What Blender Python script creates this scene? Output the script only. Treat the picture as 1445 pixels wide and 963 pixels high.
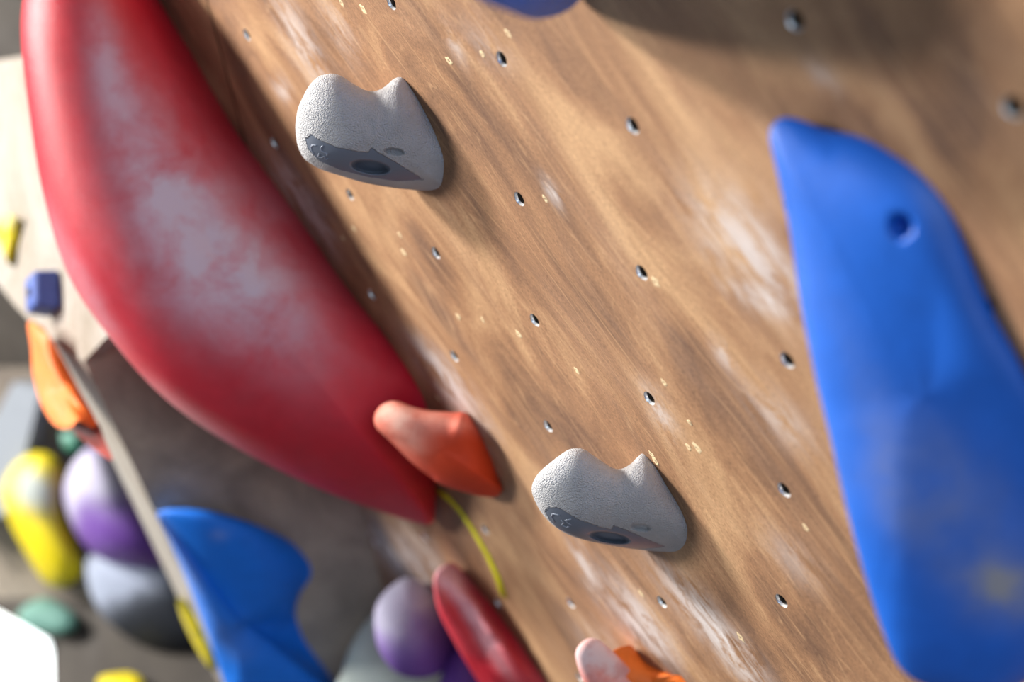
import bpy, bmesh, math, random
import numpy as np
from mathutils import Matrix, Vector

for o in list(bpy.data.objects):
    bpy.data.objects.remove(o)
scene = bpy.context.scene
random.seed(4)

# ------------------------------------------------------------------ frame of the overhanging wall
# local axes of the main wall: H horizontal, W up along the wall, N out of the wall
ALPHA = math.radians(37.0)                       # overhang
ORIGIN = Vector((0.0, 0.0, 2.0))
_s, _c = math.sin(ALPHA), math.cos(ALPHA)
M3 = Matrix(((1, 0, 0), (0, -_s, -_c), (0, _c, -_s)))   # columns H, W, N in world
MW = Matrix.Translation(ORIGIN) @ M3.to_4x4()
M3n = np.array(M3)
# camera pose solved from the bolt-hole grid: cam(x right, y down, z forward) = R @ hwn + T
R = np.array([[0.27316737258997104, -0.5794391737157635, -0.7678735771700216],
              [-0.3671567396620535, -0.8006060678127984, 0.4735249229998988],
              [-0.8891431353123203, 0.15257839999463263, -0.4314444538779642]])
T = np.array([0.012972892829432772, -0.06763939093184601, 1.2034355242999915])
F = 1990.44
CAM = -R.T @ T

# ------------------------------------------------------------------ camera
cd = bpy.data.cameras.new('camera'); co = bpy.data.objects.new('camera', cd)
scene.collection.objects.link(co); scene.camera = co
cd.sensor_width = 36.0; cd.sensor_fit = 'HORIZONTAL'; cd.lens = F / 1445 * 36.0
cd.clip_start = 0.02; cd.clip_end = 100
_r = Matrix([[float(v) for v in row] for row in R])
camrot = M3 @ _r.transposed() @ Matrix(((1, 0, 0), (0, -1, 0), (0, 0, -1)))
camloc = MW @ Vector([float(v) for v in CAM])
co.matrix_world = Matrix.Translation(camloc) @ camrot.to_4x4()
cd.dof.use_dof = True; cd.dof.focus_distance = 1.19; cd.dof.aperture_fstop = 2.1

# ------------------------------------------------------------------ light
scene.view_settings.view_transform = 'Standard'; scene.view_settings.look = 'None'
scene.view_settings.gamma = 1.0; scene.view_settings.use_curve_mapping = False
scene.view_settings.exposure = 0.0
world = bpy.data.worlds.new('hall_daylight'); scene.world = world; world.use_nodes = True
bg = world.node_tree.nodes['Background']
bg.inputs['Color'].default_value = (0.80, 0.90, 1.0, 1); bg.inputs['Strength'].default_value = 0.15
def hall_light(name, dirn, dist, sx, sy, power, color):
    """area light for the hall windows and the added end fill, direction given in wall axes"""
    d = M3 @ Vector(dirn).normalized()
    l = bpy.data.lights.new(name, 'AREA'); l.shape = 'RECTANGLE'; l.size = sx; l.size_y = sy
    l.energy = power; l.color = color
    o = bpy.data.objects.new(name, l); scene.collection.objects.link(o)
    o.location = MW @ Vector((-0.1, 0.0, 0.0)) + d * dist
    o.rotation_euler = d.to_track_quat('Z', 'Y').to_euler()
    return o
hall_light('window_daylight', (-0.07, 0.87, 0.45), 4.2, 0.5, 0.4, 330, (1.0, 0.96, 0.91))
hall_light('window_daylight_high', (-0.14, 0.72, 0.64), 4.2, 0.55, 0.45, 185, (1.0, 0.97, 0.93))
hall_light('window_daylight_side', (-0.80, 0.40, 0.45), 6.0, 1.6, 1.2, 35, (0.97, 0.98, 1.0))
hall_light('fill_light_end', (0.95, -0.10, 0.12), 5.0, 3.0, 2.2, 135, (0.66, 0.82, 1.0))  # added bluish fill for surfaces facing the camera, not a known window

# ------------------------------------------------------------------ geometry helpers
def ray(px):
    px = np.asarray(px, float)
    d = np.stack([(px[..., 0] - 722.5) / F, (px[..., 1] - 481.5) / F, np.ones(px.shape[:-1])], -1)
    return d @ R                       # R.T @ d
def depth_on(px, plane):
    p0, n = plane; n = np.asarray(n, float)
    d = ray(px)
    k = ((np.asarray(p0) - CAM) @ n) / (d @ n)
    return np.where(k <= 0, 50.0, k)
def at(px, plane):
    px = np.asarray(px, float)
    return CAM + ray(px) * depth_on(px, plane)[..., None]
WALL = (np.zeros(3), np.array([0, 0, 1.0]))
DU, DV = .140407 * 1.04, .125 * 1.04
_wd = np.array([-.82, .572, 0]); _wd /= np.linalg.norm(_wd); _hd = np.array([_wd[1], -_wd[0], 0])
def lat(u, v):                         # bolt-hole grid -> wall axes
    d = np.array([(u - 1) * DU, -(v - 2.5) * DV, 0]); return np.array([_hd @ d, _wd @ d, 0])
def smooth_loop(pts, n):
    p = np.asarray(pts, float); m = len(p); out = []
    L = np.linalg.norm(np.roll(p, -1, 0) - p, axis=1); cum = np.concatenate([[0], np.cumsum(L)])
    s = np.linspace(0, cum[-1], n, endpoint=False)
    i = np.clip(np.searchsorted(cum, s, side='right') - 1, 0, m - 1); f = ((s - cum[i]) / L[i])[:, None]
    p0, p1, p2, p3 = p[(i - 1) % m], p[i], p[(i + 1) % m], p[(i + 2) % m]
    t1 = (p2 - p0) * .5; t2 = (p3 - p1) * .5
    # limit the tangents to the length of the segment
    l = L[i][:, None]
    for t in (t1, t2):
        k = np.linalg.norm(t, axis=1, keepdims=True); t *= np.minimum(1, l * 1.1 / np.maximum(k, 1e-9))
    return (2*f**3-3*f**2+1)*p1 + (f**3-2*f*f+f)*t1 + (-2*f**3+3*f*f)*p2 + (f**3-f*f)*t2, i + f[:, 0]
def gauss(px, blobs):
    """sum of soft oval blobs (cx, cy, rx, ry, angle, amount)"""
    v = np.zeros(px.shape[:-1])
    for cx, cy, rx, ry, a, amt in blobs:
        a = math.radians(a); dx = px[..., 0] - cx; dy = px[..., 1] - cy
        x = (dx * math.cos(a) + dy * math.sin(a)) / rx; y = (-dx * math.sin(a) + dy * math.cos(a)) / ry
        v += amt * np.exp(-(x * x + y * y))
    return v
def plateau(px, blobs):
    """soft-edged flat ovals (cx, cy, rx, ry, angle, amount)"""
    v = np.zeros(px.shape[:-1])
    for cx, cy, rx, ry, a, amt in blobs:
        a = math.radians(a); dx = px[..., 0] - cx; dy = px[..., 1] - cy
        x = (dx * math.cos(a) + dy * math.sin(a)) / rx; y = (-dx * math.sin(a) + dy * math.cos(a)) / ry
        r = np.sqrt(x * x + y * y)
        v += amt * np.clip((1.15 - r) / .3, 0, 1)
    return v
def in_poly(px, poly):
    x, y = px[..., 0], px[..., 1]; c = np.zeros(x.shape, bool); j = len(poly) - 1
    for i in range(len(poly)):
        xi, yi = poly[i]; xj, yj = poly[j]
        if yi != yj: c ^= ((yi > y) != (yj > y)) & (x < (xj - xi) * (y - yi) / (yj - yi) + xi)
        j = i
    return c
def link(name, me, parent=None, mat=None):
    o = bpy.data.objects.new(name, me); scene.collection.objects.link(o)
    if parent is not None: o.parent = parent
    if mat is not None: me.materials.append(mat)
    return o
def mesh(name, verts, faces, smooth=True):
    me = bpy.data.meshes.new(name); me.from_pydata([tuple(float(c) for c in v) for v in verts], [], faces)
    bm = bmesh.new(); bm.from_mesh(me); bmesh.ops.recalc_face_normals(bm, faces=bm.faces); bm.to_mesh(me); bm.free()
    if smooth:
        me.polygons.foreach_set('use_smooth', [True] * len(me.polygons))
    me.update(); return me
def attr(me, name, vals):
    a = me.attributes.new(name, 'FLOAT', 'POINT'); a.data.foreach_set('value', np.asarray(vals, np.float32))
def tag(o, label, cat, group=None, kind=None):
    if label: o['label'] = label
    if cat: o['category'] = cat
    if group: o['group'] = group
    if kind: o['kind'] = kind
    return o
def put(o, base):                      # place an object whose mesh is in wall axes relative to base
    o.matrix_world = Matrix.Translation(MW @ Vector([float(v) for v in base])) @ M3.to_4x4()

def hold_mesh(name, outline, center, plane, rim, D, Db, contact=(0, 0), base=None, K=40, n=160, p=2.0, bumps=(), dents=(), chalk=(), pads=(), back_free=False, zker=15):
    """Solid hold standing on a wall plane: outline of the body, rim depth on the wall (contact part) or on the
    middle plane of the body, bulged front and back; returns mesh in wall axes relative to base."""
    loop, par = smooth_loop(outline, n)
    m = len(outline); c0, c1 = contact
    zw = depth_on(loop, plane); zr = np.minimum(depth_on(loop, rim), zw)
    if c0 == c1: cf = np.zeros(n)
    else:
        q = (par - c0) % m; cf = ((q <= (c1 - c0) % m)).astype(float)
    z = np.where(cf > .5, zw, zr)
    ker = max(3, n // zker)
    def sm(a):
        k = np.hanning(2 * ker + 3)[1:-1]; k /= k.sum()
        return np.convolve(np.concatenate([a[-ker:], a, a[:ker]]), k, 'valid')
    zs = np.minimum(sm(z), zw); zs = np.where(cf > .5, zw * .7 + zs * .3, zs); zs = np.minimum(sm(zs), zw)
    cfs = sm(cf)
    cpx = np.asarray(center, float); zc = zs.mean()
    th = np.linspace(0, math.pi / 2, K + 1); rho = np.sin(th); rho[-1] = 1
    PX = np.stack([cpx + r * (loop - cpx) for r in rho])                  # ring, around, xy
    # smooth fields over the outline: harmonic rim depth and an inflated height (no creases)
    P2 = np.concatenate([cpx[None], PX[1:].reshape(-1, 2)])
    tri = [(0, 1 + np.arange(n), 1 + (np.arange(n) + 1) % n)]
    ii = np.arange(n); i2 = (ii + 1) % n
    for k in range(K - 1):
        a = 1 + k * n; b = a + n
        tri += [(a + ii, b + ii, b + i2), (a + ii, b + i2, a + i2)]
    t3 = np.concatenate([np.stack([np.broadcast_to(q, (n,)) for q in t], -1) for t in tri])
    ea, eb, ew = [], [], []
    for q in range(3):
        a, b, c = t3[:, q], t3[:, (q + 1) % 3], t3[:, (q + 2) % 3]
        u = P2[a] - P2[c]; w = P2[b] - P2[c]
        cr = np.abs(u[:, 0] * w[:, 1] - u[:, 1] * w[:, 0]) + 1e-6
        ea.append(a); eb.append(b); ew.append(np.maximum((u * w).sum(1) / cr, .02) * .5)
        if q == 0: area = np.bincount(t3.ravel(), np.repeat(cr / 6, 3), len(P2))
    ea, eb, ew = map(np.concatenate, (ea, eb, ew))
    m_ = len(P2); free = np.arange(m_) < m_ - n
    diag = np.bincount(ea, ew, m_) + np.bincount(eb, ew, m_)
    ia = np.concatenate([ea, eb]); ib = np.concatenate([eb, ea]); iw = np.concatenate([ew, ew])
    mul = lambda x: diag * x - np.bincount(ia, iw * x[ib], m_)
    def solve(rhs, x0, its=900):
        x = x0.copy(); r = np.where(free, rhs - mul(x), 0); y = r / diag; d = y.copy(); ry = r @ y; tol = ry * 1e-9 + 1e-30
        if ry < 1e-18: return x
        for _ in range(its):
            Ad = np.where(free, mul(d), 0); al = ry / (d @ Ad); x += al * d; r -= al * Ad; y = r / diag; rn = r @ y
            if rn < tol: break
            d = y + d * (rn / ry); ry = rn
        return x
    def pack(rim_vals):
        x = np.full(m_, rim_vals.mean()); x[-n:] = rim_vals; return x
    hz = solve(np.zeros(m_), pack(zs)); hc = np.clip(solve(np.zeros(m_), pack(cfs)), 0, 1)
    hh = np.maximum(solve(area, pack(np.zeros(n))), 0); hh /= hh.max()
    gg = np.maximum(1 - (1 - hh) ** (p / 2), 0)
    zf = hz - D * gg ** (.5 + .35 * hc); zb = hz + Db * gg ** .5
    unp = lambda v: np.concatenate([np.full((1, n), v[0]), v[1:].reshape(K, n)])
    Z = unp(zf); ZB = unp(zb)
    def layer(sign):
        out = []
        for k in range(K + 1):
            r = rho[k]; px = PX[k]
            if sign > 0:
                e = gauss(px, bumps) * (1 - r ** 6) - plateau(px, dents)
                zz = np.minimum(Z[k] - e, depth_on(px, plane) - .0005 * (1 - r))
            else:
                zz = ZB[k]
                if not back_free: zz = np.minimum(zz, depth_on(px, plane))
            out.append((px, CAM + ray(px) * zz[:, None]))
        return out
    fr = layer(1); bk = layer(-1)
    verts = [fr[0][1].mean(0)]; pxs = [cpx]
    for k in range(1, K + 1):
        verts += list(fr[k][1]); pxs += list(fr[k][0])
    nb = len(verts)
    for k in range(K - 1, 0, -2):
        verts += list(bk[k][1]); pxs += list(bk[k][0])
    nrb = len(range(K - 1, 0, -2))
    verts.append(bk[0][1].mean(0)); pxs.append(cpx)
    faces = [(0, 1 + (i + 1) % n, 1 + i) for i in range(n)]
    tot = K + nrb
    for k in range(tot - 1):
        a = 1 + k * n; b = a + n
        faces += [(a + i, a + (i + 1) % n, b + (i + 1) % n, b + i) for i in range(n)]
    a = 1 + (tot - 1) * n; e = len(verts) - 1
    faces += [(a + i, a + (i + 1) % n, e) for i in range(n)]
    verts = np.array(verts); pxs = np.array(pxs)
    if base is None:
        w = cf > .5
        base = (at(loop[w], plane) if w.any() else at(loop, plane)).mean(0)
    me = mesh(name, verts - base, faces)
    front = np.zeros(len(verts)); front[:nb] = 1
    attr(me, 'chalk', gauss(pxs, chalk) * front)
    if len(pads):
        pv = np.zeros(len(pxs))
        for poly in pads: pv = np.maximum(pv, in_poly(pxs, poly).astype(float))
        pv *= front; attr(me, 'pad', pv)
    return me, base
def hold(name, label, outline, center, plane, rim, D, Db, mat, group=None, cat='climbing hold', parent=None, **kw):
    me, base = hold_mesh(name, outline, center, plane, rim, D, Db, **kw)
    o = link(name, me, parent, mat)
    if parent is None:
        put(o, base); tag(o, label, cat, group)
    else:
        pb = parent['_base']; o.location = Vector([float(v) for v in (base - np.array(pb))])
    return o, base

# ------------------------------------------------------------------ materials
def lin(r, g, b):
    f = lambda v: (v / 255 / 12.92) if v / 255 <= .04045 else ((v / 255 + .055) / 1.055) ** 2.4
    return (f(r), f(g), f(b), 1)
class NT:
    def __init__(s, name):
        s.m = bpy.data.materials.new(name); s.m.use_nodes = True; s.t = s.m.node_tree
        s.b = s.t.nodes['Principled BSDF']
    def n(s, typ, **kw):
        nd = s.t.nodes.new(typ)
        for k, v in kw.items():
            if k.startswith('_'): nd.inputs[int(k[1:])].default_value = v
            else: setattr(nd, k, v)
        return nd
    def l(s, a, b): s.t.links.new(a, b)
    def noise(s, vec, scale, detail=4, rough=.55, dist=0):
        nd = s.n('ShaderNodeTexNoise'); nd.inputs['Scale'].default_value = scale; nd.inputs['Detail'].default_value = detail
        nd.inputs['Roughness'].default_value = rough; nd.inputs['Distortion'].default_value = dist
        if vec is not None: s.l(vec, nd.inputs['Vector'])
        return nd.outputs['Fac']
    def ramp(s, fac, stops):
        nd = s.n('ShaderNodeValToRGB'); cr = nd.color_ramp
        while len(cr.elements) < len(stops): cr.elements.new(.5)
        for e, (p, c) in zip(cr.elements, stops): e.position = p; e.color = c if len(c) == 4 else (*c, 1)
        s.l(fac, nd.inputs['Fac']); return nd.outputs['Color']
    def mix(s, fac, a, b, mode='MIX'):
        nd = s.n('ShaderNodeMix', data_type='RGBA', blend_type=mode)
        for i, v in ((0, fac), (6, a), (7, b)):
            if hasattr(v, 'links'): s.l(v, nd.inputs[i])
            else: nd.inputs[i].default_value = v
        return nd.outputs[2]
    def math(s, op, a, b=None, clamp=False):
        nd = s.n('ShaderNodeMath', operation=op, use_clamp=clamp)
        for i, v in ((0, a), (1, b)):
            if v is None: continue
            if hasattr(v, 'links'): s.l(v, nd.inputs[i])
            else: nd.inputs[i].default_value = v
        return nd.outputs[0]
    def attr(s, name):
        nd = s.n('ShaderNodeAttribute', attribute_name=name); return nd.outputs['Fac']
    def coord(s, scale=(1, 1, 1), rot=(0, 0, 0), loc=(0, 0, 0)):
        tc = s.n('ShaderNodeTexCoord'); mp = s.n('ShaderNodeMapping')
        mp.inputs['Scale'].default_value = scale; mp.inputs['Rotation'].default_value = rot; mp.inputs['Location'].default_value = loc
        s.l(tc.outputs['Object'], mp.inputs['Vector']); return mp.outputs['Vector']
    def bump(s, h, dist, strength=1.0):
        nd = s.n('ShaderNodeBump'); nd.inputs['Distance'].default_value = dist; nd.inputs['Strength'].default_value = strength
        s.l(h, nd.inputs['Height']); s.l(nd.outputs['Normal'], s.b.inputs['Normal'])
G = lambda v: (v, v, v, 1)

def wood(name, dark, mid, light, chalkcol=(.60, .555, .54, 1), rot=0.0, rough=.58, seed=0.0, spec=.22):
    s = NT(name)
    big = s.noise(s.coord((6, 2.2, 6), (0, 0, rot), (seed, 0, 0)), 1.6, 5, .6, 1.2)
    grain = s.noise(s.coord((60, 3.0, 60), (0, 0, rot), (seed, 0, 0)), 3.0, 5, .65, .3)
    fine = s.noise(s.coord((700, 190, 700), (0, 0, rot)), 1.5, 3, .6)
    col = s.ramp(big, [(.34, dark), (.50, mid), (.68, light)])
    col = s.mix(.26, col, s.ramp(grain, [(.28, G(.46)), (.5, G(1.0)), (.75, G(1.42))]), 'MULTIPLY')
    col = s.mix(.5, col, s.ramp(fine, [(.34, G(.45)), (.5, G(1.0)), (.68, G(1.5))]), 'MULTIPLY')
    # thin pale figure lines of the rotary-cut veneer
    fig = s.noise(s.coord((7, 1.1, 7), (0, 0, rot), (seed + 3, 1, 0)), 1.7, 3, .5, .8)
    bands = s.math('SINE', s.math('MULTIPLY', fig, 95.0))
    line = s.math('MULTIPLY', s.math('SUBTRACT', bands, .80), 5.0, True)
    line = s.math('MULTIPLY', line, s.math('MULTIPLY', s.math('SUBTRACT', grain, .42), 4.0, True))
    col = s.mix(s.math('MULTIPLY', line, .6), col, light)
    hair = s.noise(s.coord((300, 5, 300), (0, 0, rot), (seed, 2, 0)), 1.0, 2, .5, .2)
    col = s.mix(s.math('MULTIPLY', s.math('MULTIPLY', s.math('SUBTRACT', hair, .62), 9.0, True), .5), col, light)
    col = s.mix(s.math('MULTIPLY', s.math('MULTIPLY', s.math('SUBTRACT', .36, hair), 9.0, True), .4), col, dark)
    # chalk
    ch = s.math('MULTIPLY', s.attr('chalk'), .8)
    patt = s.noise(s.coord((38, 12, 38), (0, 0, rot)), 1.6, 6, .7, .6)
    speck = s.noise(s.coord((200, 90, 200), (0, 0, rot)), 1.0, 3, .6)
    fac = s.math('MULTIPLY', ch, s.math('ADD', s.math('MULTIPLY', s.math('SUBTRACT', patt, .42), 6.5), .12, True), True)
    fac = s.math('MULTIPLY', fac, s.math('ADD', speck, .45, True), True)
    haze = s.math('MULTIPLY', s.math('SUBTRACT', s.noise(s.coord((9, 3, 9)), 1.3, 5, .65), .52), .9, True)
    fac = s.math('ADD', fac, s.math('MULTIPLY', haze, .2), True)
    col = s.mix(fac, col, chalkcol)
    s.l(col, s.b.inputs['Base Color'])
    s.l(s.math('ADD', s.math('MULTIPLY', fac, .3), rough), s.b.inputs['Roughness'])
    s.b.inputs['Specular IOR Level'].default_value = spec
    s.bump(grain, .0002, .3)
    return s.m
def resin(name, col, chalk=(.72, .70, .74, 1), rough=.5, grit=900, gritamp=.0006, spec=.4, chalkscale=26, pad=None, haze=.0):
    """cast polyurethane hold, optionally chalked"""
    s = NT(name)
    v = s.coord()
    ch = s.attr('chalk'); patt = s.noise(v, chalkscale, 6, .68, .25)
    fac = s.math('MULTIPLY', ch, s.math('ADD', s.math('MULTIPLY', s.math('SUBTRACT', patt, .38), 2.6), .45, True), True)
    if haze: fac = s.math('ADD', fac, s.math('MULTIPLY', s.math('SUBTRACT', s.noise(v, chalkscale * .6, 5, .6, .5), .4), haze, True), True)
    base = s.mix(.35, col, s.ramp(s.noise(v, 45, 4, .6), [(.3, G(.75)), (.7, G(1.15))]), 'MULTIPLY')
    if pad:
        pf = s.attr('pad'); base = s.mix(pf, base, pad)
    c = s.mix(fac, base, chalk)
    s.l(c, s.b.inputs['Base Color'])
    s.b.inputs['Specular IOR Level'].default_value = spec
    r = s.math('ADD', s.math('MULTIPLY', fac, .3), rough, True)
    g1 = s.noise(v, grit, 2, .5)
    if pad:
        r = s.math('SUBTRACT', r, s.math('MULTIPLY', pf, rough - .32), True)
        g1 = s.math('MULTIPLY', g1, s.math('SUBTRACT', 1.0, pf))
    s.l(r, s.b.inputs['Roughness'])
    s.bump(g1, gritamp, .9)
    return s.m
def plain(name, col, rough=.5, metal=0.0, emit=None, strength=0):
    s = NT(name); s.b.inputs['Base Color'].default_value = col; s.b.inputs['Roughness'].default_value = rough
    s.b.inputs['Metallic'].default_value = metal
    nz = s.noise(s.coord(), 60, 3)
    s.l(s.mix(.25, col, s.ramp(nz, [(.3, G(.8)), (.7, G(1.1))]), 'MULTIPLY'), s.b.inputs['Base Color'])
    if emit:
        s.b.inputs['Emission Color'].default_value = emit; s.b.inputs['Emission Strength'].default_value = strength
    return s.m
M_wood = wood('stained_plywood', lin(114, 86, 68), lin(150, 113, 84), lin(184, 147, 110))
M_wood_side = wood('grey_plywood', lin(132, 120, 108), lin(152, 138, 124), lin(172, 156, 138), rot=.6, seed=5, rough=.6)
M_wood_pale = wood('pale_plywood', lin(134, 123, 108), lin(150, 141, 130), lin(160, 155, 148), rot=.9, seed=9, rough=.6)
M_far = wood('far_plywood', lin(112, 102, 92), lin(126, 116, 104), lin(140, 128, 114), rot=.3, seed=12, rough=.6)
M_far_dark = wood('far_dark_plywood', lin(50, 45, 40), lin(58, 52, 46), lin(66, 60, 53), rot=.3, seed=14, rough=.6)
M_metal = plain('zinc_steel', (.72, .72, .72, 1), .32, .5)
M_thread = plain('oiled_thread', (.05, .042, .036, 1), .5, .3)
M_bore = plain('dark_bore', (.012, .010, .008, 1), .8)
M_chip = plain('raw_wood_chip', lin(214, 190, 150), .8)
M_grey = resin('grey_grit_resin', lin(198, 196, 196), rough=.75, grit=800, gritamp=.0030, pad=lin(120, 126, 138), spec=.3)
M_logo = plain('grey_smooth_resin', lin(140, 146, 158), .28)
M_orange = resin('orange_resin', lin(206, 62, 22), chalk=lin(236, 180, 160), rough=.55)
M_orange_bright = resin('bright_orange_resin', lin(244, 122, 44), chalk=lin(250, 190, 150), rough=.5)
M_orange_pink = resin('chalked_orange_resin', lin(214, 110, 96), chalk=lin(236, 206, 204), rough=.7)
M_orange_shaded = resin('shaded_orange_resin', lin(140, 34, 14), rough=.55)  # orange darkened to put the lower lobe's shade into the colour
M_red = resin('red_resin', lin(190, 22, 42), chalk=lin(196, 176, 190), rough=.42, chalkscale=13, haze=.12, spec=.4)
M_red_low = resin('red_chalky_resin', lin(196, 30, 48), chalk=lin(236, 170, 176), rough=.55, chalkscale=18, haze=.5)
M_blue = resin('blue_resin', lin(16, 92, 192), chalk=lin(138, 138, 146), spec=.5, rough=.48, grit=500, gritamp=.0004)
M_blue_dim = resin('mid_blue_resin', lin(6, 112, 218), chalk=lin(130, 150, 200), rough=.5)
M_navy = resin('navy_resin', lin(70, 92, 160), rough=.6)
M_yellow = resin('yellow_resin', lin(214, 194, 8), chalk=lin(172, 178, 172), rough=.45)
M_purple = resin('purple_resin', lin(104, 62, 150), chalk=lin(170, 166, 186), rough=.55, chalkscale=8)
M_black = resin('black_resin', lin(26, 30, 38), chalk=lin(150, 158, 176), rough=.5, chalkscale=8)
M_green = resin('green_resin', lin(40, 110, 84), chalk=lin(160, 200, 190), rough=.5, chalkscale=10)
M_mint = resin('mint_resin', lin(78, 122, 110), chalk=lin(120, 156, 148), rough=.6, chalkscale=10)
M_pale = resin('pale_green_fibreglass', lin(196, 204, 192), rough=.45)
M_tape = plain('yellow_tape', lin(222, 216, 10), .5)
M_white = plain('flat_white', lin(150, 156, 164), .6)
M_glass = plain('bright_window_daylight', (1, 1, 1, 1), .5, 0, (.93, 1.0, 1.0, 1), 2.0)
M_mat = plain('grey_mat', lin(88, 92, 100), .8)
M_ceil = plain('hall_ceiling_paint', lin(90, 88, 86), .8)

# ------------------------------------------------------------------ main wall
CHALK = [  # traced chalk smudges on the wall (pixel, spread, angle, amount)
    (425, 60, 75, 17, 62, .75), (398, 122, 16, 9, 65, 1.2), (415, 265, 60, 16, 52, 1.1), (455, 330, 40, 12, 60, .7),
    (1060, 350, 95, 42, 48, 1.0), (1090, 430, 60, 12, 22, .9), (1020, 500, 22, 9, 60, .8), (1100, 590, 60, 22, 45, .6),
    (615, 520, 60, 16, 52, 1.0), (655, 575, 60, 20, 50, .6), (580, 800, 70, 18, 50, .9), (540, 770, 60, 14, 60, .7), (595, 770, 50, 14, 55, .8),
    (905, 880, 75, 22, 52, 1.1), (985, 860, 80, 18, 48, 1.0), (1040, 930, 60, 18, 48, .9), (825, 800, 45, 9, 65, .8),
    (930, 580, 36, 12, 60, .9), (780, 272, 22, 7, 58, .9), (640, 60, 30, 7, 66, .6), (478, 40, 50, 14, 62, .4), (690, 60, 40, 22, 50, .4),
    (1120, 790, 50, 20, 45, .4), (1160, 110, 30, 14, 50, .5), (675, 640, 40, 14, 50, .5), (860, 930, 60, 20, 50, .5)]
def wall_cells(urange, vrange, seam=None):
    nn = 20; verts = []; faces = []; index = {}
    a = lat(1, 0) - lat(0, 0); b = lat(0, 1) - lat(0, 0)
    def vert(key, p):
        if key not in index: index[key] = len(verts); verts.append(p)
        return index[key]
    rad = .0066
    for u in urange:
        for v in vrange:
            c = lat(u, v)
            def gv(i, j): return vert((u * nn + i, v * nn + j), c + a * ((i / nn) - .5) + b * ((j / nn) - .5))
            lo, hi = nn // 2 - 2, nn // 2 + 2
            for i in range(nn):
                for j in range(nn):
                    if lo <= i < hi and lo <= j < hi: continue
                    faces.append((gv(i, j), gv(i + 1, j), gv(i + 1, j + 1), gv(i, j + 1)))
            ringk = [(i, lo) for i in range(lo, hi)] + [(hi, j) for j in range(lo, hi)] + [(i, hi) for i in range(hi, lo, -1)] + [(lo, j) for j in range(hi, lo, -1)]
            out = [gv(*k) for k in ringk]; inn = []; deep = []
            for q, vi in enumerate(out):
                d = verts[vi] - c; d = d / np.linalg.norm(d)
                inn.append(len(verts)); verts.append(c + d * rad)
                deep.append(len(verts)); verts.append(c + d * rad + np.array([0, 0, -.02]))
            for q in range(len(out)):
                r = (q + 1) % len(out)
                faces.append((out[q], out[r], inn[r], inn[q])); faces.append((inn[q], inn[r], deep[r], deep[q]))
    return verts, faces
def wall_obj(name, urange, vrange, label, mat, extra=None, shift=None):
    verts, faces = wall_cells(urange, vrange)
    if extra:
        for quad in extra:
            k = len(verts); verts += [lat(*q) for q in quad]; faces.append((k, k + 1, k + 2, k + 3))
    v = np.array(verts)
    if shift is not None: v = v + shift
    me = bpy.data.meshes.new(name); me.from_pydata([tuple(map(float, p)) for p in v], [], faces)
    bm = bmesh.new(); bm.from_mesh(me); bmesh.ops.recalc_face_normals(bm, faces=bm.faces)
    if sum(f.normal.z for f in bm.faces) < 0: bmesh.ops.reverse_faces(bm, faces=bm.faces)
    bm.to_mesh(me); bm.free()
    q = v @ R.T + T; px = np.stack([F * q[:, 0] / q[:, 2] + 722.5, F * q[:, 1] / q[:, 2] + 481.5], -1)
    attr(me, 'chalk', np.where(q[:, 2] > .2, np.minimum(gauss(px, CHALK), 1.3), 0))
    o = link(name, me, None, mat); o.matrix_world = MW
    tag(o, label, None, None, 'structure'); return o
UR = range(-2, 6); VR = range(-3, 10)
wall = wall_obj('wall_main', UR, VR, 'stained brown plywood overhanging wall with a grid of bolt holes', M_wood,
                extra=[[(-2.5, 9.5), (5.5, 9.5), (8, 17), (-2.5, 17)], [(5.5, -3.5), (10, -6), (8, 17), (5.5, 9.5)], [(-2.5, -3.5), (-2.5, -6), (10, -6), (5.5, -3.5)]])
_gap = (lat(0, 0) - lat(1, 0)); _gap = _gap / np.linalg.norm(_gap) * .0035
wall2 = wall_obj('wall_left', range(-4, -2), range(-3, 6), 'brown plywood panel left of the panel joint above the red hold', M_wood, shift=_gap)
# dark framing space behind the panels
for par, q in ((wall, [(-2.5, -6), (10, -6), (8, 17), (-2.5, 17)]), (wall2, [(-5.5, -5), (-2.5, -5), (-2.5, 6), (-5.5, 6)])):
    me = mesh('panel_backing', [lat(*k) + [0, 0, -.022] for k in q], [(0, 1, 2, 3)], False)
    link('panel_backing', me, par, M_bore)

def pix(p):
    q = R @ np.asarray(p) + T; return F * q[0] / q[2] + 722.5, F * q[1] / q[2] + 481.5, q[2]
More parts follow.
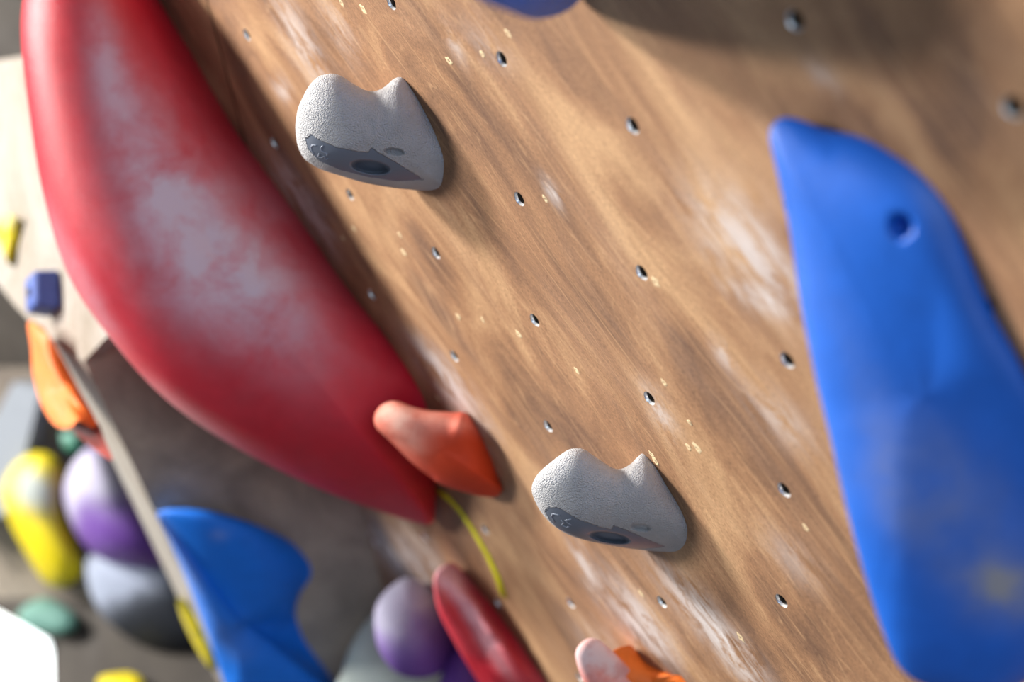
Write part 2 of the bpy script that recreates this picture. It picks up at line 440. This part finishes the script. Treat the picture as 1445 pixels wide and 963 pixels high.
# T-nuts: threaded sleeve with a dark bore, one object each under the wall
def tnut_meshes():
    def ring(r0, r1, z0, z1, n=20):
        v = []; f = []
        for k in range(n):
            a = 2 * math.pi * k / n; ca, sa = math.cos(a), math.sin(a)
            v += [(r0 * ca, r0 * sa, z0), (r1 * ca, r1 * sa, z0), (r1 * ca, r1 * sa, z1), (r0 * ca, r0 * sa, z1)]
        for k in range(n):
            a = 4 * k; b = 4 * ((k + 1) % n)
            for j in range(4): f.append((a + j, a + (j + 1) % 4, b + (j + 1) % 4, b + j))
        return v, f
    v = []; f = []; n = 24; prof = [(.0066, -.0002), (.0054, -.0026), (.0053, -.0060), (.0053, -.0172)]
    for r, z in prof: v += [(r * math.cos(2 * math.pi * k / n), r * math.sin(2 * math.pi * k / n), z) for k in range(n)]
    for q in range(len(prof) - 1): f += [(q * n + k, q * n + (k + 1) % n, (q + 1) * n + (k + 1) % n, (q + 1) * n + k) for k in range(n)]
    sleeve = bpy.data.meshes.new('t_nut'); sleeve.from_pydata(v, [], f); sleeve.polygons.foreach_set('use_smooth', [True] * len(f))
    v, f = ring(.0001, .0064, -.0172, -.0185, 16); bore = mesh('bore', v, f, False)
    sleeve.materials.append(M_metal); sleeve.materials.append(M_thread)
    for q, pl_ in enumerate(sleeve.polygons): pl_.material_index = 0 if q < 24 else 1
    bore.materials.append(M_bore)
    return sleeve, bore
SL, BO = tnut_meshes()
HIDDEN = {(0, 2), (2, 4), (0, 5)}
for par, ur, vr, sh in ((wall, UR, VR, np.zeros(3)), (wall2, range(-4, -2), range(-3, 6), _gap)):
    for u in ur:
        for v in vr:
            p = lat(u, v) + sh; x, y, z = pix(p)
            if z < .2 or not (-150 < x < 1600 and -150 < y < 1100): continue
            t = link('t_nut', SL, par); t.location = Vector([float(c) for c in p])
            b = link('bore', BO, t)
# splintered screw holes
CHIPS = [(634, 86), (717, 47), (681, 77), (925, 398), (770, 281), (681, 451), (647, 447), (813, 522), (937, 540), (984, 633), (972, 632), (919, 641), (926, 652),
         (1137, 745), (564, 331), (570, 357), (500, 323), (484, 336), (732, 472), (974, 597), (618, 562), (1045, 900), (905, 838), (482, 4), (512, 12)]
for k, pxy in enumerate(CHIPS):
    c = at(pxy, WALL); n = 9; v = []; f = []
    rr = .0013 * (1 if k % 3 else 1.35)
    for i in range(n):
        a = 2 * math.pi * i / n; r1 = rr * random.uniform(1.1, 2.3); ca, sa = math.cos(a), math.sin(a) * 1.7
        v += [(rr * .45 * ca, rr * .45 * sa, .0001), (rr * ca, rr * sa, .0007 * random.uniform(.5, 1.5)), (r1 * ca, r1 * sa, .0001)]
    for i in range(n):
        a, b = 3 * i, 3 * ((i + 1) % n)
        f += [(a, b, b + 1, a + 1), (a + 1, b + 1, b + 2, a + 2)]
    o = link('screw_hole_splinter', mesh('screw_hole_splinter', v, f), wall, M_chip); o.location = Vector([float(x) for x in c])

# ------------------------------------------------------------------ prow volume left of the main wall
S1 = at((370, 240), WALL); SB = at((550, 860), WALL)
sd = (SB - S1) / np.linalg.norm(SB - S1); sbv = np.array([-sd[1], sd[0], 0]); sbv = sbv if sbv[0] > 0 else -sbv
_a = math.radians(30); SD = np.array([0, 0, 1]) * math.cos(_a) - sbv * math.sin(_a)
SIDE = (S1, np.cross(sd, SD)); SIDE = (S1, SIDE[1] if SIDE[1] @ (CAM - S1) > 0 else -SIDE[1])
P1 = at((118, 510), SIDE); P2 = at((330, 963), SIDE); SBX = S1 + sd * 1.6; P2X = P1 + (P2 - P1) * 1.9
nT = np.array([.32, .42, .85]); nT /= np.linalg.norm(nT)
TOP = (P1, nT)
nS = np.array([0., 0., 1.]); d12 = (P2 - P1) / np.linalg.norm(P2 - P1); nS -= d12 * (nS @ d12); nS /= np.linalg.norm(nS)
STRIP = (P1, nS)
def slab(name, pts, back, mat, label, parent=None, kind='structure', cuts=0):
    """a flat panel of given corners with thickness along the vector back"""
    n = len(pts); base = np.mean(pts, 0)
    v = [np.asarray(p) - base for p in pts] + [np.asarray(p) + back - base for p in pts]
    f = [tuple(range(n)), tuple(range(2 * n - 1, n - 1, -1))] + [(i, (i + 1) % n, n + (i + 1) % n, n + i) for i in range(n)]
    me = mesh(name, v, f, False)
    o = link(name, me, parent, mat)
    put(o, base); tag(o, label, None, None, kind)
    return o
slab('wall_side', [S1, P1, P2X, SBX], -SIDE[1] * .018, M_wood_side, 'shaded grey plywood side of the volume behind the red hold')
strip_left = [at((66, 482), STRIP), at((158, 648), STRIP), at((300, 945), STRIP)]
slab('wall_edge', [P1, P2X, P2X + (strip_left[2] - P2), strip_left[1], strip_left[0]], -nS * .018, M_wood_pale, 'pale lit plywood edge strip of the volume')
slab('wall_top', [P1, at((156, 470), TOP), at((168, 452), TOP), at((90, 260), TOP), at((60, 78), TOP), at((40, 78), TOP), at((-60, 95), TOP), at((-60, 330), TOP), at((20, 430), TOP), at((66, 480), TOP)], -nT * .018, M_wood_pale, 'pale lit plywood face of the volume beside the red hold')

# ------------------------------------------------------------------ far wall, window, floor, ceiling
fc = CAM + ray(np.array((75., 650.))) * 2.75
FARN = np.array([.80, -.10, .55]); FARN /= np.linalg.norm(FARN)
FAR = (fc, FARN)
farpts = [at(p, FAR) for p in ((-260, 520), (420, 520), (560, 845), (-260, 845))]
slab('wall_far', farpts, -FARN * .03, M_far, 'grey plywood wall far behind the volume')
n2 = FARN * .75 + np.array([0, .5, -.2]); n2 /= np.linalg.norm(n2)
e12 = farpts[2] - farpts[3]; e12 /= np.linalg.norm(e12); n2 -= e12 * (n2 @ e12); n2 /= np.linalg.norm(n2)
FAR2 = (farpts[3], n2)
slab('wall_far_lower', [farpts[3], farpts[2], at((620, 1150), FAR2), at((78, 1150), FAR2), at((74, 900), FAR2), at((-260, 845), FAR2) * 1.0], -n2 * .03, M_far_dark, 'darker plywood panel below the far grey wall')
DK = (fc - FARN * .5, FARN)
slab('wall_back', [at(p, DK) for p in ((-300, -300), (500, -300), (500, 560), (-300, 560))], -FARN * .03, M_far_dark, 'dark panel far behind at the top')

# ------------------------------------------------------------------ grey jugs
def jug_planes(bolt, th):
    th = math.radians(th); er = np.array([math.cos(th), -math.sin(th), .12]); return (bolt, er / np.linalg.norm(er))
g1 = [(605,269),(570,267),(540,263),(510,257),(480,248),(455,240),(440,232),(428,222),(420,205),(417,180),(420,155),(427,138),(437,120),(450,108),(465,104),(475,105),(485,109),(495,116),(505,122),(515,127),(527,129),(537,126),(547,119),(555,112),(562,109),(568,110),(580,125),(595,150),(610,180),(621,207),(626,228),(625,250),(620,264)]
g2 = [(950,779),(900,776),(850,768),(810,758),(785,745),(765,725),(752,700),(751,685),(760,668),(778,652),(800,636),(812,633),(825,635),(840,645),(855,655),(865,661),(877,662),(890,655),(900,645),(908,641),(925,660),(940,685),(955,710),(965,730),(970,750),(965,770)]
pad1 = [(431,196),(440,190),(452,198),(475,208),(505,214),(520,215),(524,208),(532,214),(560,230),(598,254),(560,256),(520,250),(480,240),(452,228),(436,212)]
pad2 = [(769,722),(776,716),(790,718),(815,733),(840,742),(862,748),(866,742),(888,750),(905,758),(940,772),(900,776),(860,771),(820,760),(790,748),(776,735)]
def jug(outline, contact, center, lip, pad, dents, chalk, label):
    nr = np.array([.64, -.77, .66]); nr /= np.linalg.norm(nr)
    o, base = hold('grey_jug_hold', label, outline, center, WALL, (at(lip, WALL), nr), .035, .05, M_grey, cat='climbing hold',
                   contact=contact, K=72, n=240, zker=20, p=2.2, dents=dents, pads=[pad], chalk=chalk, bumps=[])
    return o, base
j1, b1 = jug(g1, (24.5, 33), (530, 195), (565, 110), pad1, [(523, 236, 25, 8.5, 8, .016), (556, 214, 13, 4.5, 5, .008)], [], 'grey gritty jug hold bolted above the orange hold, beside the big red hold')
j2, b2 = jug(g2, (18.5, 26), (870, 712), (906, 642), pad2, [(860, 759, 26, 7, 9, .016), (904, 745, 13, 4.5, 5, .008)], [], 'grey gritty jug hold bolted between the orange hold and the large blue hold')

from mathutils.bvhtree import BVHTree
def logo(jug_obj, base, strokes, r=.0007):
    me = jug_obj.data; tree = BVHTree.FromPolygons([v.co[:] for v in me.vertices], [p.vertices[:] for p in me.polygons])
    org = Vector([float(x) for x in CAM - base]); verts = []; faces = []; n = 8
    for st in strokes:
        pts = []
        fine = []
        for a, b in zip(st[:-1], st[1:]):
            fine += [(a[0] + (b[0] - a[0]) * t / 3, a[1] + (b[1] - a[1]) * t / 3) for t in range(3)]
        for p in fine + [st[-1]]:
            d = Vector([float(x) for x in ray(np.array(p, float))]).normalized(); h = tree.ray_cast(org, d)
            if h[0] is not None: pts.append((h[0], h[1]))
        if len(pts) < 2: continue
        k0 = len(verts)
        for i, (p, nr) in enumerate(pts):
            t = (pts[min(i + 1, len(pts) - 1)][0] - pts[max(i - 1, 0)][0]).normalized(); u = nr.cross(t).normalized()
            k = r * (.75 if i in (0, len(pts) - 1) else 1.0)
            for q in range(n):
                a = 2 * math.pi * q / n; verts.append(p + u * math.cos(a) * k + nr * math.sin(a) * k * .8)
        for i in range(len(pts) - 1):
            for q in range(n):
                a = k0 + i * n + q; b = k0 + i * n + (q + 1) % n
                faces.append((a, b, b + n, a + n))
        faces.append(tuple(k0 + q for q in range(n))); faces.append(tuple(k0 + (len(pts) - 1) * n + q for q in range(n)))
    o = link('maker_emblem', mesh('maker_emblem', verts, faces), jug_obj, M_logo); o['label'] = 'raised crescent and letters of the maker emblem'
logo(j1, b1, [[(447.5, 205.5), (441, 204.8), (438.6, 208), (440, 213), (443.5, 217.5)], [(456, 205.5), (453, 208), (452.5, 212), (457, 215), (462.5, 217), (461, 219.5)], [(450.5, 216.5), (449, 221.5), (454, 222.5), (457.5, 220.5), (459, 225), (463, 224)]])
logo(j2, b2, [[(790, 727.5), (780, 725.4), (778, 729.5), (782.5, 737)], [(806, 733), (797.5, 734.5), (801, 738.5), (806.5, 741.5)], [(791.5, 734), (795.5, 738), (792.5, 741.5), (799, 744.5), (803, 743.5)]])

# ------------------------------------------------------------------ other holds on the main wall
orr = [(700,701),(680,701),(655,695),(625,685),(605,672),(580,652),(550,622),(532,605),(528,590),(535,575),(550,567),(565,568),(580,574),(600,579),(620,581),(640,582),(655,582),(664,590),(675,607),(690,640),(705,680),(709,692)]
hold('orange_pinch_hold', 'orange hold with a chalky knob bolted beside the tip of the big red hold', orr, (625, 635), WALL, (at((660, 585), WALL), np.array([.70, -.49, .52])), .036, .07, M_orange,
     contact=(16.5, 22), K=48, n=180, p=2.2, chalk=[(560, 590, 40, 26, 30, 1.0), (620, 592, 50, 16, 10, .5), (580, 630, 30, 18, 45, .35)], bumps=[(655, 600, 14, 20, 20, .006)], dents=[(607, 672, 10, 4, 30, .004)])

red_axis = np.array([-.37, -.93, 0]); red_axis /= np.linalg.norm(red_axis); red_b = np.array([red_axis[1], -red_axis[0], 0])
redp = [(225, 0),(270, 75),(330, 180),(380, 250),(430, 320),(485, 400),(540, 470),(580, 530),(602, 575),(612, 640),(615, 700),(612, 738),(600, 741),(560, 730),(450, 690),(330, 630),(230, 560),(150, 470),(95, 385),(60, 270),(40, 150),(30, 60),(32, 0),(45, -70),(80, -120),(130, -130),(180, -80)]
hold('red_macro_hold', 'huge red fin-shaped hold with white chalk across its face', redp, (300, 360), WALL, (at((430, 320), WALL) + red_b * .07, red_b), .10, .10, M_red,
     contact=(0, 11.5), K=60, n=260, p=2.6, bumps=[(330, 640, 160, 14, 33, -.006)],
     chalk=[(300, 360, 110, 85, 50, 1.15), (215, 230, 110, 55, 70, .85), (150, 90, 90, 26, 80, .6), (380, 430, 110, 60, 50, .5), (130, 420, 140, 14, 62, .3)])

bluep = [(1086,195),(1090,176),(1105,166),(1130,169),(1165,183),(1210,192),(1250,212),(1300,248),(1340,300),(1370,370),(1400,440),(1445,525),(1490,640),(1510,800),(1480,930),(1400,985),(1320,972),(1285,957),(1262,930),(1235,860),(1200,740),(1172,620),(1150,530),(1130,430),(1115,330),(1098,250)]
bax = np.array([-.498, -.867, 0]); bb = np.array([bax[1], -bax[0], 0])
BA = at((1086, 190), (np.array([0, 0, .014]), WALL[1])); BB = at((1262, 930), (np.array([0, 0, .10]), WALL[1])); bn_ = np.cross(BB - BA, WALL[1]); bn_ /= np.linalg.norm(bn_)
hold('blue_macro_hold', 'large blue slab hold with one bolt hole, facing the grey jug', bluep, (1300, 560), WALL, (BA, bn_), .022, .06, M_blue,
     contact=(4.5, 11), K=60, n=240, p=3.0, zker=6, dents=[(1272, 320, 15, 15, 0, .012)], chalk=[(1410, 830, 60, 40, 20, 1.2), (1340, 700, 110, 70, 40, .35), (1250, 700, 60, 30, 60, .2), (1250, 620, 180, 30, 70, .15)])

topb = [(640,-40),(682,0),(720,17),(752,27),(785,22),(808,10),(830,-14),(885,-70),(960,-140),(1020,-240),(980,-360),(860,-420),(700,-380),(600,-250),(600,-110)]
hold('blue_round_hold', 'dark blue rounded hold casting a broad shadow towards the large blue hold', topb, (790, -190), WALL, (at((730, -60), (np.array([0, 0, .12]), WALL[1])), np.array([.95, -.3, .15])), .08, .08, M_blue_dim,
     contact=(3.5, 10), K=36, n=140, p=2.4)

# yellow tape strip stuck on the wall
pts = [(618, 692), (634, 704), (650, 722), (668, 748), (688, 782), (702, 812), (712, 842)]
wid = [.0045, .0045, .005, .005, .0055, .006, .0062]
v = []; f = []
loopc = [at(p, WALL) for p in pts]
for i, c in enumerate(loopc):
    d = loopc[min(i + 1, len(pts) - 1)] - loopc[max(i - 1, 0)]; d /= np.linalg.norm(d); s_ = np.array([-d[1], d[0], 0])
    for zz in (.0002, .0016):
        v += [c + s_ * wid[i] + [0, 0, zz], c - s_ * wid[i] + [0, 0, zz]]
for i in range(len(pts) - 1):
    a, b = 4 * i, 4 * i + 4
    f += [(a, a + 1, b + 1, b), (a + 2, b + 2, b + 3, a + 3), (a, b, b + 2, a + 2), (a + 1, a + 3, b + 3, b + 1)]
f += [(0, 2, 3, 1), (len(v) - 4, len(v) - 3, len(v) - 1, len(v) - 2)]
v = np.array(v); base = v[0].copy()
o = link('tape_strip', mesh('tape_strip', v - base, f), None, M_tape); put(o, base); tag(o, 'curved strip of yellow tape stuck on the wall under the orange hold', 'tape')

rl = [(612,818),(620,803),(640,795),(660,815),(690,850),(720,890),(745,925),(775,980),(740,1010),(705,1000),(670,955),(640,905),(618,860)]
hold('red_crimp_hold', 'long narrow red hold with chalky ridges beside the purple hold', rl, (690, 905), WALL, (at((700, 870), WALL), np.array([.8, -.6, .1])), .03, .05, M_red_low,
     contact=(2, 7), K=36, n=140, p=2.2, chalk=[(672, 875, 50, 11, 55, 1.3), (632, 812, 26, 18, 50, 1.3), (700, 930, 40, 9, 52, .7)], bumps=[(690, 885, 70, 9, 54, .014), (655, 880, 60, 7, 58, -.010), (640, 820, 14, 12, 0, .008), (705, 905, 14, 8, 20, -.006), (672, 850, 10, 8, 0, .006)])
pu = [(528,882),(532,852),(552,827),(578,815),(605,830),(628,862),(643,900),(643,928),(625,948),(592,958),(560,950),(536,920)]
hold('purple_ball_hold', 'rounded purple hold dusted white, below the tip of the big red hold', pu, (585, 890), WALL, (at((635, 880), WALL), np.array([.9, -.4, .2])), .05, .06, M_purple,
     contact=(5, 7.5), K=30, n=120, chalk=[(563, 868, 42, 42, 0, 1.6), (600, 838, 44, 25, 30, 1.2)])
pu2 = [(625,945),(640,915),(652,903),(668,925),(688,965),(695,1000),(650,1010),(620,985)]
hold('purple_small_hold', 'dark purple hold tucked under the rounded purple hold', pu2, (655, 960), WALL, (at((660, 940), WALL), np.array([.9, -.4, .2])), .03, .05, M_purple, contact=(2, 5), K=20, n=80)
pg = [(470,1010),(483,945),(503,897),(535,862),(570,868),(615,925),(640,1010),(560,1050)]
hold('pale_volume_hold', 'pale grey-green rounded volume behind the purple hold', pg, (555, 965), WALL, (at((620, 950), WALL) + np.array([-.03, 0, 0]), np.array([.9, -.4, .2])), .03, .04, M_pale, contact=(4, 6), K=24, n=90)

# orange finger hold at the bottom: knob with a flange
rootm, rb = hold_mesh('knob', [(812,926),(818,910),(832,901),(848,905),(870,925),(895,950),(935,985),(920,1020),(860,1010),(825,965)], (865, 960), WALL, (at((930, 960), WALL), np.array([.85, -.5, .1])), .022, .05, contact=(5.6, 7.2), K=30, n=110,
                      chalk=[(840, 925, 50, 34, 40, 1.2), (885, 965, 40, 20, 40, .5)])
root = bpy.data.objects.new('orange_finger_hold', None); scene.collection.objects.link(root); put(root, rb)
tag(root, 'orange hold with a pink chalked finger-like knob below the lower grey jug', 'climbing hold')
k_ = link('knob', rootm, root, M_orange_pink); k_['label'] = 'pink chalked knob'
fm, fb = hold_mesh('flange', [(862,922),(888,911),(898,920),(915,938),(945,952),(962,956),(975,985),(940,1010),(890,985),(868,950)], (920, 962), WALL, (at((925, 950), WALL), np.array([.85, -.5, .1])), .008, .04, contact=(1.5, 7), K=24, n=90)
k2 = link('flange', fm, root, M_orange_bright); k2.location = Vector([float(x) for x in fb - rb]); k2['label'] = 'bright orange base flange'

# ------------------------------------------------------------------ holds on the prow volume
bl = [(222,724),(250,718),(300,722),(360,740),(410,765),(436,795),(438,815),(422,842),(418,872),(432,908),(470,960),(505,1020),(420,1060),(345,1040),(315,962),(290,890),(255,800),(232,748)]
o_b = at((400, 830), SIDE)
hold('blue_wide_hold', 'broad blue hold with a flared foot on the shaded side of the volume', bl, (345, 880), SIDE, (at((330, 840), SIDE) + SIDE[1] * .03, SIDE[1]), .06, .06, M_blue_dim,
     contact=(3.5, 12), K=36, n=140, p=2.6, chalk=[(250, 780, 120, 10, 62, .6), (310, 755, 12, 8, 0, .5), (330, 910, 30, 20, 40, .25)])  # first oval is a pale band along the left rim
yl = [(250,845),(262,850),(280,880),(300,925),(304,945),(292,938),(272,905),(256,870)]
hold('yellow_thin_hold', 'slim yellow hold on the pale edge beside the broad blue hold', yl, (278, 895), STRIP, (at((278, 895), STRIP) + nS * .01, nS), .015, .03, M_yellow, contact=(1, 4), K=16, n=60)
ol = [(40,455),(60,462),(85,500),(112,550),(137,597),(130,604),(110,594),(100,606),(80,603),(60,575),(47,530),(44,492)]
om, ob = hold_mesh('upper_lobe', ol, (88, 555), TOP, (at((85, 550), TOP) + nT * .03, nT), .03, .05, contact=(2, 5), K=24, n=90)
root = bpy.data.objects.new('orange_flame_hold', None); scene.collection.objects.link(root); put(root, ob)
tag(root, 'flame-shaped orange hold with shade painted into its lower lobe on the pale edge of the volume', 'climbing hold')
link('upper_lobe', om, root, M_orange_bright)
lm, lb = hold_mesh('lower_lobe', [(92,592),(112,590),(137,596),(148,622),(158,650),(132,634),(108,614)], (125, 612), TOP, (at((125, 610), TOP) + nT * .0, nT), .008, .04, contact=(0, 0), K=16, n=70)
l_ = link('lower_lobe', lm, root, M_orange_shaded); l_.location = Vector([float(x) for x in lb - ob]); l_['label'] = 'lower lobe with shade painted in as darker orange'  # shadow of the upper lobe painted in through the darker resin
hold('yellow_drop_hold', 'small yellow drop-shaped hold on the pale face beside the red hold', [(-8,325),(0,309),(14,303),(28,312),(27,338),(19,364),(12,374),(4,352)], (12, 333), TOP, (at((12, 335), TOP) + nT * .015, nT), .02, .03, M_yellow, contact=(3, 6), K=16, n=60, chalk=[(14, 312, 18, 12, 0, .6)])
# blue block hold: bevelled box with a bolt hole
def block_hold():
    c = at((78, 415), TOP)
    ax = np.array([1., -.1, 0]); ax -= nT * (ax @ nT); ax /= np.linalg.norm(ax); ay = np.cross(nT, ax)
    s = zsc = (R @ c + T)[2] / F
    me = bpy.data.meshes.new('block'); bm = bmesh.new(); bmesh.ops.create_cube(bm, size=1)
    bmesh.ops.scale(bm, vec=(52 * s, 58 * s, 36 * s), verts=bm.verts)
    bmesh.ops.bevel(bm, geom=list(bm.edges), offset=7 * s, segments=3, affect='EDGES', profile=.5)
    for v in bm.verts: v.co.z += 18 * s
    for v in bm.verts:
        if v.co.z > 0: k = 1 - .12 * v.co.z / (36 * s); v.co.x *= k; v.co.y *= k
    rot = Matrix(((ax[0], ay[0], nT[0]), (ax[1], ay[1], nT[1]), (ax[2], ay[2], nT[2])))
    bmesh.ops.transform(bm, matrix=rot.to_4x4(), verts=bm.verts)
    bm.to_mesh(me); bm.free(); me.polygons.foreach_set('use_smooth', [True] * len(me.polygons))
    attr(me, 'chalk', np.zeros(len(me.vertices)))
    root = bpy.data.objects.new('blue_block_hold', None); scene.collection.objects.link(root); put(root, c)
    tag(root, 'small blue block hold with a bolt hole beside the red hold', 'climbing hold')
    link('block', me, root, M_navy)
    v = []; f = []; n = 20; top = c * 0 + nT * (36 * s)
    for r_, h_ in ((7 * s, .0015), (7 * s, -.001), (3 * s, .0015)):
        for i in range(n):
            a = 2 * math.pi * i / n; v.append(top + (ax * math.cos(a) + ay * math.sin(a)) * r_ + nT * h_)
    for i in range(n):
        j = (i + 1) % n; f += [(i, j, n + j, n + i), (i, j, 2 * n + j, 2 * n + i)]
    f.append(tuple(2 * n + i for i in range(n)))
    b = link('bolt', mesh('bolt', v, f, False), root, M_bore); b['label'] = 'dark bolt head'
block_hold()

# ------------------------------------------------------------------ holds on the far wall
def far_hold(name, label, outline, center, mat, D=.07, Db=.1, plane=FAR, off=.04, **kw):
    nrm = plane[1]
    return hold(name, label, outline, center, plane, (at(center, plane) + nrm * off, nrm), D, Db, mat, K=28, n=100, contact=(0, 0), **kw)
far_hold('yellow_large_hold', 'large yellow hold with a pale grey band on the far wall', [(0,692),(10,665),(30,645),(55,637),(80,646),(89,672),(86,710),(95,740),(112,780),(118,805),(106,822),(82,830),(60,818),(30,770),(6,722)], (58, 735), M_yellow,
         chalk=[(45, 692, 34, 24, 30, 1.6)])
far_hold('purple_egg_hold', 'purple egg-shaped hold with a white chalked top on the far wall', [(90,702),(95,670),(110,645),(130,630),(150,640),(185,690),(228,755),(245,792),(212,801),(172,798),(132,782),(104,745)], (160, 720), M_purple, D=.10, off=.10,
         chalk=[(130, 665, 55, 38, 20, 1.7), (97, 715, 14, 45, 0, 1.0)])
far_hold('black_ball_hold', 'black rounded hold half covered in white chalk under the purple hold', [(122,790),(150,778),(240,790),(275,850),(290,905),(262,920),(220,918),(180,900),(145,870),(126,832)], (205, 850), M_black, D=.05, off=.07,
         chalk=[(148, 822, 30, 44, 30, 2.0), (190, 812, 46, 24, 0, 1.6)])
far_hold('green_small_hold', 'small dark green hold between the orange flame hold and purple egg hold', [(85,612),(100,608),(114,616),(120,634),(106,642),(90,632)], (102, 625), M_green, D=.03, off=.02, chalk=[(92, 616, 12, 10, 0, .9)])
far_hold('mint_flat_hold', 'flat mint green hold on the dark lower panel', [(25,868),(40,852),(62,844),(85,852),(106,868),(108,884),(90,896),(65,893),(40,885)], (68, 870), M_mint, plane=FAR2, D=.03, off=.02, chalk=[(60, 862, 40, 16, 0, .8)])
far_hold('yellow_oval_hold', 'yellow hold at the bottom of the dark lower panel', [(138,962),(150,953),(185,950),(204,962),(200,985),(150,990)], (170, 970), M_yellow, plane=FAR2, D=.03, off=.02)

# window and white beam beyond the far wall
WINP = (fc - FARN * .15 + 0 * n2, FARN)
def flat_panel(name, pts, thick, plane, mat):
    return [at(p, plane) for p in pts]
def panel_obj(name, pts, back, mat, parent=None):
    base = np.mean(pts, 0); n = len(pts)
    v = [p - base for p in pts] + [p + back - base for p in pts]
    f = [tuple(range(n)), tuple(range(2 * n - 1, n - 1, -1))] + [(i, (i + 1) % n, n + (i + 1) % n, n + i) for i in range(n)]
    o = link(name, mesh(name, v, f, False), parent, mat); return o, base
WFR = (at((74, 905), FAR2) + FARN * .02, FARN)
wp = [at(p, WFR) for p in ((-260, 740), (0, 868), (66, 905), (82, 960), (100, 1150), (-260, 1150))]
o, base = panel_obj('window_1', wp, -FARN * .01, M_glass); put(o, base); tag(o, 'bright window low beside the dark panel', None, None, 'structure')
wp2 = [at(p, WFR) for p in ((84, 958), (140, 954), (160, 1000), (150, 1150), (102, 1150))]
o, base = panel_obj('window_2', wp2, -FARN * .01, M_glass); put(o, base); tag(o, 'bright window strip under the dark panel', None, None, 'structure')
BM = (fc + FARN * .06, FARN)  # plain pale bar set just off the far wall
o, base = panel_obj('white_bar', [at(p, BM) for p in ((18, 540), (58, 548), (16, 720), (-60, 760), (-60, 690))], -FARN * .05, M_white); put(o, base); tag(o, 'flat white beam slanting across the far wall', 'bar')

# floor and ceiling of the hall
def room_plane(name, z, mat, label):
    me = bpy.data.meshes.new(name); me.from_pydata([(-7, -9, 0), (5, -9, 0), (5, 3, 0), (-7, 3, 0)], [], [(0, 1, 2, 3)]); me.materials.append(mat)
    o = bpy.data.objects.new(name, me); o.location = (0, 0, z); scene.collection.objects.link(o); tag(o, label, None, None, 'structure')
room_plane('floor', 0.0, M_mat, 'grey padded mat floor of the climbing hall')
